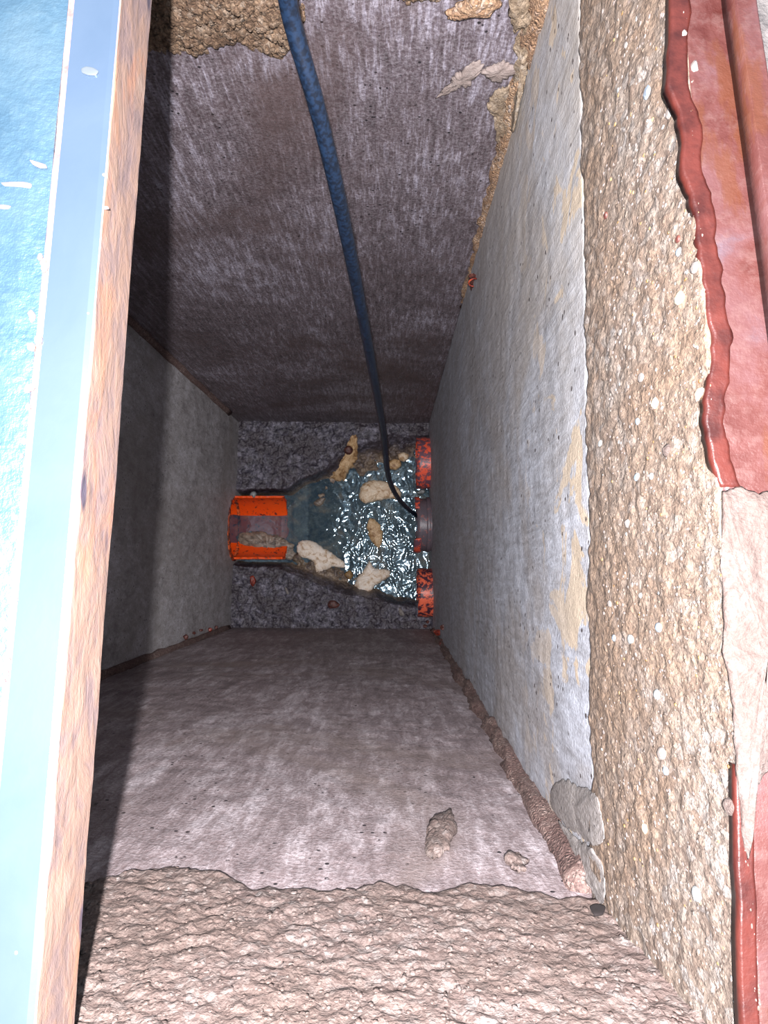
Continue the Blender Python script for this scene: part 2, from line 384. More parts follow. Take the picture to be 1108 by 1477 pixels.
# ------------------------------------------------------------------ floor: benches and channel as one height field
UPL = [(300, 714), (414, 712), (470, 684), (500, 662), (530, 650), (570, 638), (640, 634)]
LOL = [(300, 807), (400, 811), (440, 828), (490, 846), (540, 856), (600, 866), (640, 870)]
def poly_y(L, x):
    for (a, b) in zip(L, L[1:]):
        if x <= b[0].x: k = (x - a[0].x) / (b[0].x - a[0].x); return a[0].y + (b[0].y - a[0].y) * k
    return L[-1][0].y
UPW = [(W(x, y, -.02),) for x, y in UPL]; LOW = [(W(x, y, -.02),) for x, y in LOL]
PIPE_END = W(412, 760, -.03).x
def floor_h(x, y):
    p = Vector((x, y, 0))
    yu = poly_y(UPW, x) + .004 * fb(p, 25, 3); yl = poly_y(LOW, x) + .006 * fb(p + Vector((5, 5, 0)), 25, 3)
    su = .011 + .010 * ss(-.20, -.05, x); sl = .014
    inside = ss(yu + su, yu - su, y) * ss(yl - sl, yl + sl, y)
    deep = .088 + .03 * ss(PIPE_END + .012, PIPE_END, x)
    # mud banks: lower shore and the upper right beach
    bank = (.042 + .02 * fb(p, 30, 4)) * ss(.075, .012, y - yl + .012 * fb(p, 20, 2)) * ss(PIPE_END - .01, PIPE_END + .03, x) * ss(.03, -.06, x) + (.040 + .02 * fb(p, 30, 4)) * ss(.10, .02, yu - y) * ss(-.20, -.12, x)
    rough = (.0036 * fb(p, 70, 5, .65) + .005 * fb(p, 22, 3)) * (1 - .55 * inside)
    return rough - (deep - bank) * inside
x0, x1 = FL0.x - .03, BR0.x + .02; y0, y1 = BL0.y - .02, FL0.y + .02
nx, ny = 330, 360; vs = []; fs = []
for j in range(ny + 1):
    for i in range(nx + 1):
        x = x0 + (x1 - x0) * i / nx; y = y0 + (y1 - y0) * j / ny
        vs.append((x, y, floor_h(x, y)))
for j in range(ny):
    for i in range(nx):
        q = j * (nx + 1) + i; fs.append([q, q + 1, q + nx + 2, q + nx + 1])
N = len(vs)
vs += [(x0, y0, -.2), (x1, y0, -.2), (x1, y1, -.2), (x0, y1, -.2)]
fs.append([N, N + 3, N + 2, N + 1]); W1 = nx + 1
fs.append(list(range(W1))[::-1] + [N, N + 1]); fs.append(list(range(ny * W1, ny * W1 + W1)) + [N + 2, N + 3])
fs.append([j * W1 for j in range(ny + 1)] + [N + 3, N]); fs.append([j * W1 + nx for j in range(ny + 1)][::-1] + [N + 1, N + 2])
floor = struct(link('floor', vs, fs, M['floor']), 'wet dark concrete benching with a channel cut through it')

# water surface with real ripples
WZ = -.052
wx0, wx1 = FL0.x - .05, BR0.x - .004; wy0, wy1 = W(500, 885, WZ).y, W(500, 622, WZ).y
nx, ny = 420, 340; vs = []; fs = []
for j in range(ny + 1):
    for i in range(nx + 1):
        x = wx0 + (wx1 - wx0) * i / nx; y = wy0 + (wy1 - wy0) * j / ny
        k = ss(-.17, -.06, x)
        p = Vector((x * 1.1, y, 0))
        k = .12 + .88 * k
        q = p + Vector((noise.noise(p * 30), noise.noise(p * 30 + Vector((7, 0, 0))), 0)) * .012
        h = k * (.0016 * (.5 - abs(noise.noise(q * 48))) + .0006 * noise.noise(q * 110)) + .0009 * noise.noise(p * 14) * (.3 + k)
        vs.append((x, y, WZ + h - .010 * ss(-.17, -.24, x)))
for j in range(ny):
    for i in range(nx):
        q = j * (nx + 1) + i; fs.append([q, q + 1, q + nx + 2, q + nx + 1])
N = len(vs); W1 = nx + 1
water = link('channel_water', vs, fs, M['water'])
tag(water, 'rippling blue-grey water running through the channel in the floor', 'water'); water['kind'] = 'stuff'

# ------------------------------------------------------------------ pipes
def tube(x_a, x_b, cy, cz, r, th, a0, a1, mat, name, parent, n=64, m=10, jag=0.0, jagend=0.0, seed=0):
    """tube along X, angle 0 = +Y, PI/2 = up; a0..a1 arc"""
    full = abs(a1 - a0 - 2 * PI) < 1e-6
    vs = []; fs = []
    na = n if full else n + 1
    for s in range(2):
        for j in range(m + 1):
            x = x_a + (x_b - x_a) * j / m
            for i in range(na):
                k = i / n; aa0 = a0; aa1 = a1
                if not full:
                    aa0 = a0 + jag * fb(Vector((x * 60, seed, 0)), 1, 3); aa1 = a1 + jag * fb(Vector((x * 60, seed + 7, 0)), 1, 3)
                a = aa0 + (aa1 - aa0) * k
                xx = x + (jagend * fb(Vector((a * 4, seed + 3, 0)), 1, 3) * (1 if j == m else 0))
                rr = r - (th if s else 0) + .0004 * fb(Vector((x * 40, a * 3, seed)), 1, 2)
                vs.append((xx, cy + rr * math.cos(a), cz + rr * math.sin(a)))
    S = (m + 1) * na
    for j in range(m):
        for i in range(n):
            i2 = (i + 1) % na
            q = [j * na + i, j * na + i2, (j + 1) * na + i2, (j + 1) * na + i]
            fs.append(q[::-1]); fs.append([S + a for a in q])
        if not full:
            for i, fl in ((0, 0), (n, 1)):
                q = [j * na + i, (j + 1) * na + i, S + (j + 1) * na + i, S + j * na + i]
                fs.append(q if fl else q[::-1])
    for j, fl in ((0, 0), (m, 1)):
        for i in range(n):
            i2 = (i + 1) % na
            q = [j * na + i, j * na + i2, S + j * na + i2, S + j * na + i]
            fs.append(q if fl else q[::-1])
    return link(name, vs, fs, mat, parent)
def disc(x, cy, cz, r, mat, name, parent, n=40, t_=.003):
    vs = [(x + s * t_, cy + r * math.cos(2 * PI * i / n), cz + r * math.sin(2 * PI * i / n)) for s in (0, 1) for i in range(n)]
    fs = [list(range(n)), list(range(n, 2 * n))[::-1]] + [[i, i + n, (i + 1) % n + n, (i + 1) % n] for i in range(n)]
    return link(name, vs, fs, mat, parent, smooth=False)
xl = W(335, 760, 0).x
pl = empty('drain_pipe', (0, 0, 0)); tag(pl, 'bright orange pipe in the left wall running out as an open half channel', 'pipe')
tube(xl - .045, xl + .0015, PL_C.y, PL_C.z, PL_R, .004, 0, 2 * PI, M['pipe'], 'pipe_barrel', pl)
o = tube(xl + .001, PIPE_END, PL_C.y, PL_C.z, PL_R, .005, PI - .12, 2 * PI + .12, M['pipe'], 'half_channel', pl, 60, 40, .06, .004, 2)
o = tube(xl - .001, xl + .0055, PL_C.y, PL_C.z, PL_R + .004, .009, 0, 2 * PI, M['pipe_edge'], 'pipe_lip', pl, 90, 2, 0, .0018, 5)
o['label'] = 'ragged orange lip round the mouth'
disc(xl - .046, PL_C.y, PL_C.z, PL_R - .002, M['darkvoid'], 'pipe_shade_disc', pl)  # flat black disc closes the barrel, standing in for the shade deep inside

spec = [('red-orange pipe end in the right wall, farthest from the bottom', 'pipe_top', 604), ('grime covered middle pipe end that the hose runs into', 'pipe_dirty', 604), ('orange pipe end in the right wall, nearest the bottom corner', 'pipe_red', 605)]
for k, (lab, mt, px) in enumerate(spec):
    cy, r = PR_Y[k], PR_R[k]; xa = WD(px - 2, 700, 1.60).x
    xw_ = (FR_.x + BR.x) / 2
    e = empty('drain_pipe', (0, 0, 0)); tag(e, lab, 'pipe', 'pipe ends in the right wall')
    tube(xw_ + .045, xa, cy, 0, r, .004, 0, 2 * PI, M[mt], 'pipe_barrel', e, 64, 12, 0, .0015, k * 11)
    disc(xw_ + .044, cy, 0, r - .001, M['darkvoid'], 'pipe_shade_disc', e)  # same black disc, painted shade at the back of the pipe
    if k == 1:
        o = tube(xa + .006, xa - .004, cy, 0, r + .0035, .006, .1, .95, M['pipe_top'], 'pipe_lip', e, 24, 4, .1, .003, 3)
        o = tube(xa + .008, xa - .006, cy, 0, r + .004, .006, PI - 1.0, PI - .1, M['pipe_top'], 'pipe_lip', e, 24, 4, .1, .003, 4)
        o = tube(xa + .020, xa + .028, cy, 0, r + .003, .005, .1, PI - .1, M['pipe_dirty'], 'pipe_collar', e, 40, 3, 0, .001, 4)

# ------------------------------------------------------------------ hose
HP = [(398, -60, .31), (415, 0, .325), (440, 90, .345), (460, 165, .37), (479, 240, .40), (498, 330, .45), (515, 430, .54), (533, 510, .67), (547, 570, .84), (553, 625, 1.04), (560, 680, 1.28), (577, 720, 1.47), (600, 743, 1.63), (614, 748, 1.655)]
def catmull(P, n):
    out = []
    for i in range(len(P) - 1):
        a, b, c, d = P[max(0, i - 1)], P[i], P[i + 1], P[min(len(P) - 1, i + 2)]
        for k in range(n):
            t_ = k / n
            out.append(.5 * ((2 * b) + (c - a) * t_ + (2 * a - 5 * b + 4 * c - d) * t_ ** 2 + (3 * b - a - 3 * c + d) * t_ ** 3))
    out.append(P[-1]); return out
def sweep(name, pts, rad, mat, parent=None, n=20, ridges=0, wob=0.0):
    vs = []; fs = []; up_ = Vector((0, 1, 0)); prev = None
    for i, p in enumerate(pts):
        tg = (pts[min(i + 1, len(pts) - 1)] - pts[max(i - 1, 0)]).normalized()
        s = tg.cross(up_).normalized() if prev is None else (prev - tg * prev.dot(tg)).normalized()
        prev = s; b = tg.cross(s); r = rad(i / (len(pts) - 1)) if callable(rad) else rad
        for k in range(n):
            a = 2 * PI * k / n; rr = r * (1 + ridges * math.sin(3 * a + i * .9)) + (wob * fb(p + s * math.cos(a) * r * 2 + b * math.sin(a) * r * 2, 120, 3) if wob else 0)
            vs.append(p + s * rr * math.cos(a) + b * rr * math.sin(a))
    for i in range(len(pts) - 1):
        for k in range(n): fs.append([i * n + k, i * n + (k + 1) % n, (i + 1) * n + (k + 1) % n, (i + 1) * n + k])
    fs.append(list(range(n))[::-1]); fs.append([(len(pts) - 1) * n + k for k in range(n)])
    return link(name, vs, fs, mat, parent)
HP = [(415, 0, .325), (460, 165, .375), (498, 330, .46), (533, 510, .68), (553, 625, 1.04), (561, 690, 1.30), (577, 722, 1.49), (600, 743, 1.63), (614, 748, 1.655)]
hp = [Vector((-.030, .52, 1.362)), Vector((-.032, .42, 1.405)), Vector((-.036, .30, 1.435)), Vector((-.041, .26, 1.385))] + [WD(*h) for h in HP]
o = sweep('cleaning_hose', catmull(hp, 26), .0044, M['hose'], None, 24, .010)
tag(o, 'black braided hose hanging down the shaft into the middle pipe end', 'hose')

# ------------------------------------------------------------------ lumps and chunks
def chunk(name, outline, z, th, mat, label=None, cat=None, parent=None, group=None, rough=.0018, tilt=(0, 0), plane=None, jag=0.0):
    """irregular chunk whose silhouette has the given outline"""
    P = [W(x, y, z) if plane is None else plane(x, y) for x, y in outline]
    pts = []
    n0 = len(P)
    for i in range(n0):
        for k in range(4):
            a, b, c, d = P[i - 1], P[i], P[(i + 1) % n0], P[(i + 2) % n0]; t_ = k / 4
            q = .5 * ((2 * b) + (c - a) * t_ + (2 * a - 5 * b + 4 * c - d) * t_ ** 2 + (3 * b - a - 3 * c + d) * t_ ** 3)
            pts.append(q.lerp(b.lerp(c, t_), .45))
    cen = sum(pts, Vector()) / len(pts)
    if jag:
        fine = []
        for i in range(len(pts)):
            for k in (0, .5):
                q = pts[i].lerp(pts[(i + 1) % len(pts)], k); fine.append(q + (q - cen).normalized() * jag * fb(q, 130, 3, .8))
        pts = fine
    n = len(pts); vs = []; fs = []
    nn = (pts[n // 3] - pts[0]).cross(pts[2 * n // 3] - pts[0]).normalized()
    if nn.dot(CAM - cen) < 0: nn = -nn
    prof = [(.90, -.55), (1.0, -.1), (.985, .25), (.90, .62), (.74, .86), (.52, .97), (.28, 1.0)]
    for s, h in prof:
        for p in pts:
            q = cen + (p - cen) * s
            q = q + nn * (h * th * .5 + th * .5 + (tilt[0] * (p.x - cen.x) + tilt[1] * (p.y - cen.y)) * (s if h > 0 else 1))
            q = q + nn * (rough * fb(q, 70, 4)) * (1 if h > 0 else 0) + (p - cen).normalized() * rough * .4 * fb(q, 90, 2)
            vs.append(q)
    for j in range(len(prof) - 1):
        for i in range(n): fs.append([j * n + i, j * n + (i + 1) % n, (j + 1) * n + (i + 1) % n, (j + 1) * n + i])
    vs.append(cen + nn * (th + rough * fb(cen, 70, 3))); vs.append(cen + nn * th * .2)
    T, B = len(vs) - 2, len(vs) - 1; J = (len(prof) - 1) * n
    for i in range(n): fs.append([J + i, J + (i + 1) % n, T]); fs.append([(i + 1) % n, i, B])
    o = link(name, vs, fs, mat, parent)
    bm = bmesh.new(); bm.from_mesh(o.data); bmesh.ops.recalc_face_normals(bm, faces=bm.faces[:]); bm.to_mesh(o.data); bm.free()
    if label: tag(o, label, cat, group)
    if label and parent is None: recenter(o)
    return o
def blob(cx, cy, rx, ry, n=9, j=.22, rot=0):
    out = []
    for i in range(n):
        a = 2 * PI * i / n; k = 1 + random.uniform(-j, j)
        x, y = rx * k * math.cos(a), ry * k * math.sin(a)
        out.append((cx + x * math.cos(rot) - y * math.sin(rot), cy + x * math.sin(rot) + y * math.cos(rot)))
    return out
WS = WZ - .006
chunk('stone_chunk', [(431, 783), (438, 779), (452, 781), (468, 790), (482, 800), (499, 812), (497, 819), (480, 818), (470, 823), (457, 825), (454, 812), (446, 806), (436, 804), (429, 795)], WS, .020, M['pale'], 'long pale flat chunk of mortar lying at the lower edge of the water', 'stone', group='pale chunks in the channel', jag=.0022, rough=.003)
chunk('stone_chunk', [(533, 809), (541, 820), (552, 820), (562, 823), (563, 831), (550, 840), (541, 846), (533, 855), (521, 853), (512, 844), (514, 835), (524, 824)], WS, .024, M['pale'], 'pale forked chunk of mortar lying nearest the lower right pipe end', 'stone', group='pale chunks in the channel', jag=.0022, rough=.003)
chunk('stone_chunk', [(523, 700), (532, 695), (548, 694), (562, 696), (573, 702), (579, 712), (577, 722), (564, 720), (552, 722), (540, 724), (528, 727), (520, 722), (519, 710)], WS, .028, M['beige'], 'rounded beige stone half under the hose in the water', 'stone', group='pale chunks in the channel', jag=.0022, rough=.003)
chunk('stone_chunk', [(533, 748), (541, 750), (549, 758), (553, 769), (551, 782), (547, 791), (540, 785), (533, 774), (529, 760)], WS, .016, M['tan'], 'brown leaf-shaped flake standing alone mid-stream', 'stone', group='pale chunks in the channel', jag=.0022, rough=.003)
chunk('stone_chunk', [(574, 656), (582, 653), (590, 657), (588, 664), (582, 667), (575, 663)], WS + .012, .020, M['beige'], 'small beige pebble below the upper red pipe end', 'stone', group='small stones at the upper shore')
chunk('stone_chunk', [(559, 668), (568, 663), (577, 665), (579, 673), (571, 679), (561, 677)], WS + .006, .020, M['tan'], 'tan wet pebble touching the hose at the upper shore', 'stone', group='small stones at the upper shore')
chunk('stone_chunk', blob(504, 829, 7, 7), WS, .018, M['brown'], 'small brown pebble between the two pale chunks', 'stone')
chunk('stone_chunk', blob(607, 711, 6, 4), WS + .02, .024, M['greystone'], 'small grey pebble wedged between upper and middle pipe ends', 'stone')
chunk('stone_chunk', blob(366, 713, 5, 5), -.004, .012, M['greystone'], 'small grey pebble on the bench above the orange half channel', 'stone')
chunk('stone_chunk', blob(461, 724, 9, 6, rot=-.5), WS, .012, M['sludge'], 'olive pebble breaking the water right of the orange half channel', 'stone')
chunk('stone_chunk', [(575, 876), (579, 878), (584, 887), (577, 888)], .000, .006, M['whitepeb'], 'tiny white chip on the lower bench by the pipe end', 'chip')
chunk('stone_chunk', [(411, 847), (414, 848), (417, 856), (414, 857)], .000, .004, M['whitepeb'], 'tiny white sliver on the dark lower bench', 'chip')
chunk('stone_chunk', blob(481, 872, 9, 6), -.006, .012, M['maroon'], 'rounded dark lump set in the lower bench', 'stone')
chunk('rust_lump', [(361, 832), (366, 830), (370, 838), (366, 846), (362, 843)], .000, .008, M['rust'], 'small red rust lump on the bench below the left pipe', 'rust')
# rag of tissue on the upper shore and its knob
rag = chunk('paper_rag', [(512, 632), (518, 638), (517, 655), (512, 668), (504, 676), (497, 690), (488, 694), (478, 690), (471, 684), (474, 680), (486, 675), (494, 664), (500, 656), (503, 642)], -.034, .022, M['tan'], 'wet brown paper rag draped over the upper bench edge', 'rag', rough=.006, jag=.005, tilt=(.1, .75))
chunk('root_knob', blob(503, 650, 6.5, 6.5, 10, .06), .004, .016, M['maroon'], 'round dark brown knob beside the brown paper rag', 'knob')
# sludge heaps in the channel
chunk('sludge_heap', [(343, 776), (352, 768), (372, 766), (392, 770), (408, 776), (425, 786), (432, 800), (420, 808), (400, 806), (382, 800), (366, 797), (352, 790)], WZ - .020, .019, M['sludge'], 'grey-brown sludge heap in the mouth of the orange half channel', 'sludge', rough=.007, jag=.004)

# ------------------------------------------------------------------ rust crumbs in the corners
def crumb(c, r, mat, name, label=None, group=None):
    bm = bmesh.new(); bmesh.ops.create_icosphere(bm, subdivisions=2, radius=1)
    off = Vector((random.random() * 9, random.random() * 9, random.random() * 9)); sx = [random.uniform(.6, 1.3) for _ in range(3)]
    for v in bm.verts:
        k = 1 + .45 * noise.noise(v.co * 1.6 + off); v.co = Vector((v.co.x * sx[0], v.co.y * sx[1], v.co.z * sx[2])) * k * r
    m = bpy.data.meshes.new(name); bm.to_mesh(m); bm.free(); m.materials.append(mat)
    o = bpy.data.objects.new(name, m); C.objects.link(o); o.location = c
    if label: tag(o, label, 'rust', group)
    return o
for (px, py, r) in [(648, 880, .004), (646, 890, .005), (649, 897, .004), (640, 905, .007), (634, 912, .009), (642, 918, .008), (649, 924, .006), (638, 928, .007), (646, 936, .005), (631, 925, .004), (617, 897, .006), (613, 903, .005)]:
    X = .099; p = WX(px, py, X + .004 if px > 640 else X - .004)
    if p.z < .004: p = W(px, py, .004)
    crumb(p, r, M['maroon'] if random.random() < .6 else M['rust'], 'rust_flake', 'dark red rust flakes crusted in the corner below the lower right pipe', 'rust flakes in the lower right corner')
for (px, py) in [(268, 919), (280, 913), (290, 909), (303, 908), (312, 905)]:
    p = WX(px, py, BL.x + .003); crumb(p, .0035, M['rust'] if px % 2 else M['maroon'], 'rust_flake', 'tiny rust flakes along the foot of the lower left corner', 'rust flakes in the lower left corner')

# hook-shaped rusty wire in the front right corner
c = WY(682, 403, .287); hk = [c + Vector((.004 * math.cos(a), -.001 * a, .006 * math.sin(a))) for a in [.6 + i * .45 for i in range(11)]]
o = sweep('wire_hook', hk, .0009, M['rust'], None, 8); tag(o, 'small rusty wire hook sticking out of the upper right corner', 'wire'); 
chunk('rust_patch', [(676, 395), (683, 392), (690, 398), (688, 412), (682, 424), (678, 412)], 0, .003, M['maroon'], 'dark rust crust behind the small wire hook', 'rust', plane=lambda x, y: WY(x, y, .298))

# ------------------------------------------------------------------ corner mortar fillets (parts of the walls)
def corner(a, ta, z, off=Vector((0, 0, 0))):
    return a + (ta - a) * ((z - a.z) / (ta.z - a.z)) + off
pts = [corner(FR_, TFR, .72 + i * .009, Vector((.0015 + .004 * noise.noise(Vector((i * .23, 0, 0))), .001 + .004 * noise.noise(Vector((i * .31, 4, 0))), 0))) for i in range(72)]
o = sweep('mortar_fillet', pts, lambda k: .004 + .0075 * k, M['fillet'], wall_front, 24, 0, .0045); o['label'] = 'orange-brown mortar filling in the corner'
pts = [corner(BR, TBR, .05 + i * .014, Vector((-.001 + .004 * noise.noise(Vector((i * .23, 8, 0))), .001 + .004 * noise.noise(Vector((i * .2, 14, 0))), 0))) for i in range(90)]
o = sweep('mortar_fillet', pts, lambda k: .005 + .0045 * k, M['fillet_dark'], wall_back, 24, 0, .0045); o['label'] = 'dark brown mortar filling in the corner'
pts = [corner(FL, TFL, .1 + i * .03, Vector((.002, -.002, 0))) for i in range(34)]
sweep('mortar_fillet', pts, .006, M['fillet_dark'], wall_left, 14, 0, .002)
pts = [corner(BL, TBL, .03 + i * .03, Vector((.002, .002, 0))) for i in range(34)]
sweep('mortar_fillet', pts, .006, M['fillet_dark'], wall_left, 14, 0, .003)

# peeling flakes on the front wall, patches, smear and loose fragment
YF = lambda d: (lambda x, y: WY(x, y, d))
from mathutils.bvhtree import BVHTree
def bvh(o): return BVHTree.FromPolygons([v.co.copy() for v in o.data.vertices], [tuple(p.vertices) for p in o.data.polygons])
def on(*os):
    Ts = [bvh(o) for o in os]
    def f(x, y):
        hs = [h for h in (T.ray_cast(CAM, ray(x, y)) for T in Ts) if h[0]]
        return min(hs, key=lambda h: h[3])[0]
    return f
on_f, on_b, on_r, on_c = on(wall_front, wall_right, collar_front), on(wall_back, collar_back), on(wall_right, collar_right, wall_back), on(collar_back, collar_right)
chunk('peeling_flake', [(630, 137), (640, 125), (650, 113), (662, 100), (672, 92), (690, 84), (698, 88), (690, 98), (680, 106), (674, 120), (664, 122), (652, 128)], 0, .004, M['mortar_grey'], None, None, wall_front, jag=.004, plane=on_f, rough=.002)['label'] = 'pale flake of mortar peeling off the wall'
chunk('peeling_flake', [(696, 96), (712, 88), (730, 84), (742, 92), (735, 104), (715, 110), (700, 108)], 0, .005, M['mortar_grey'], None, None, wall_front, jag=.004, plane=on_f, rough=.002)
for ol, th in (([(742, 60), (756, 30), (768, -10), (776, -40), (780, 0), (772, 50), (762, 100), (752, 150), (743, 190), (738, 175), (742, 130)], .006),
               ([(700, 150), (715, 130), (735, 118), (742, 150), (738, 185), (728, 215), (716, 200), (712, 172)], .004),
               ([(735, -10), (752, -24), (768, 0), (762, 28), (748, 42), (738, 28)], .010)):
    chunk('mortar_daub', ol, -.0, th * .6, M['daub'], None, None, wall_front, jag=.004, plane=on_f, rough=.004)['label'] = 'rough beige mortar daubed into the corner'
chunk('peeling_flake', [(642, 10), (660, 2), (690, -12), (720, -6), (712, 8), (680, 14), (655, 18)], 0, .006, M['fillet'], None, None, wall_front, jag=.004, plane=on_f, rough=.003)
YB = lambda d: (lambda x, y: WY(x, y, d))
ybk = BR.y
chunk('concrete_fragment', [(622, 1190), (640, 1182), (652, 1176), (655, 1196), (652, 1222), (640, 1242), (622, 1248), (612, 1236), (617, 1210)], 0, .007, M['rough_back'], None, None, wall_back, jag=.003, plane=on_b, rough=.003)['label'] = 'loose pinkish fragment stuck to the wall'
chunk('concrete_fragment', [(730, 1245), (745, 1240), (760, 1252), (752, 1266), (736, 1262)], 0, .006, M['rough_back'], None, None, wall_back, jag=.003, plane=on_b, rough=.003)
# grey mortar smears where the two walls meet, lower right
wr = lambda off: (lambda x, y: WX(x, y, TBR.x - off))
chunk('mortar_smear', [(803, 1130), (815, 1124), (832, 1132), (850, 1138), (866, 1150), (872, 1180), (876, 1210), (862, 1222), (848, 1212), (834, 1204), (815, 1186), (798, 1165), (796, 1145)], -.0, .0020, M['smear'], None, None, wall_right, jag=.002, plane=on_r, rough=.0005)['label'] = 'smooth grey smear of mortar beside the corner crack'
chunk('mortar_smear', [(808, 1182), (824, 1200), (842, 1214), (858, 1224), (872, 1250), (876, 1290), (868, 1304), (852, 1276), (834, 1240), (815, 1210)], 0, .0016, M['smear'], None, None, wall_right, jag=.002, plane=on_r, rough=.0012)
chunk('hole', [(851, 1312), (862, 1308), (874, 1312), (870, 1322), (858, 1324)], 0, .002, M['darkvoid'], None, None, collar_back, plane=on_c, rough=.0005)  # flat near-black patch, the shade of a hole put into its colour

# ------------------------------------------------------------------ steel frame round the opening
def strip(name, L, Rr, h0, h1, mat, parent=None, amp=.0004, nu=160, nv=14):
    """solid bar whose top lies between pixel polylines L and Rr on the rim plane at h1, its base at h0"""
    def at(P, y):
        for a, b in zip(P, P[1:]):
            if y <= b[1]: k = (y - a[1]) / (b[1] - a[1]); return a[0] + (b[0] - a[0]) * k
        a, b = P[-2], P[-1]; k = (y - a[1]) / (b[1] - a[1]); return a[0] + (b[0] - a[0]) * k
    ya, yb = L[0][1], L[-1][1]; vs = []; fs = []
    for lay, h in enumerate((h1, h0)):
        for j in range(nu + 1):
            y = ya + (yb - ya) * j / nu
            for i in range(nv + 1):
                pa, pb = WR(at(L, y), y, h1), WR(at(Rr, y), y, h1)
                p = pa.lerp(pb, i / nv); p = Vector((p.x, p.y, p.z - (h1 - h)))
                if lay == 0: p.z += amp * fb(p, 60, 4)
                vs.append(p)
    W1 = nv + 1; S = (nu + 1) * W1
    for j in range(nu):
        for i in range(nv):
            q = [j * W1 + i, j * W1 + i + 1, (j + 1) * W1 + i + 1, (j + 1) * W1 + i]
            fs.append(q[::-1]); fs.append([S + a for a in q])
        for i, fl in ((0, 0), (nv, 1)):
            q = [j * W1 + i, (j + 1) * W1 + i, S + (j + 1) * W1 + i, S + j * W1 + i]; fs.append(q[::-1] if fl else q)
    for j, fl in ((0, 0), (nu, 1)):
        for i in range(nv):
            q = [j * W1 + i, j * W1 + i + 1, S + j * W1 + i + 1, S + j * W1 + i]; fs.append(q if not fl else q[::-1])
    o = link(name, vs, fs, mat, parent)
    bm = bmesh.new(); bm.from_mesh(o.data); bmesh.ops.recalc_face_normals(bm, faces=bm.faces[:]); bm.to_mesh(o.data); bm.free()
    return o
frame = empty('trim_4', (0, 0, 0)); struct(frame, 'rusty red-painted steel angle frame along the right rim')
LED = [(970, -500), (985, 0), (1012, 300), (1035, 500), (1040, 700), (1075, 1100), (1100, 1900)]
RID = [(1000, -500), (1062, 0), (1105, 295), (1160, 700), (1215, 1100), (1300, 1900)]
strip('frame_ledge', [(968, -500), (986, 0), (1010, 300), (1032, 500), (1044, 700), (1074, 1100), (1104, 1900)], [(x + 12, y) for x, y in RID], -.004, .0, M['red_steel'], frame)
strip('frame_upstand', RID, [(x + 30, y) for x, y in RID], .0, .010, M['red_steel'], frame)
# dark red undercut strip between ledge and aggregate
LE = [(972, 40), (970, 120), (985, 160), (992, 210), (990, 250), (1003, 280), (1010, 320), (1016, 380), (1024, 430), (1034, 490), (1030, 540), (1022, 600), (1030, 650), (1046, 702)]
LE = [(972, -80)] + LE
LE = [(LE[i][0] + (LE[i + 1][0] - LE[i][0]) * k / 5 + random.uniform(-2.2, 2.2), LE[i][1] + (LE[i + 1][1] - LE[i][1]) * k / 5) for i in range(len(LE) - 1) for k in range(5)] + [LE[-1]]
strip('frame_edge', [(a - 5, b) for a, b in LE], [(a + 22 + 6 * noise.noise(Vector((b * .03, 0, 0))), b) for a, b in LE], -.004, .0014, M['red_dark'], frame, .0004, 120, 6)

LF = [(1066 + 15 * k / 12 + random.uniform(-2, 2), 1105 + 50 * k) for k in range(13)]
strip('frame_edge', [(a - 4, b) for a, b in LF], [(a + 20, b) for a, b in LF], -.004, .0014, M['red_dark'], frame, .0004, 100, 6)
# pink mortar spread over the frame (lower right)
def pad(name, outline, h, th, mat, parent, label=None, rough=.002):
    o = chunk(name, outline, 0, th, mat, None, None, parent, plane=lambda x, y: WR(x, y, h), rough=rough, jag=.0015)
    if label: o['label'] = label
    return o
pad('mortar_pad', [(1040, 712), (1060, 702), (1085, 712), (1140, 712), (1240, 740), (1260, 900), (1250, 1080), (1130, 1105), (1100, 1110), (1075, 1150), (1064, 1200), (1074, 1240), (1066, 1200), (1058, 1120), (1050, 1010), (1042, 900), (1038, 800), (1038, 750)], -.0005, .0035, M['mortar_pink'], collar_right, 'pink-stained mortar spread over the steel frame', .0022)

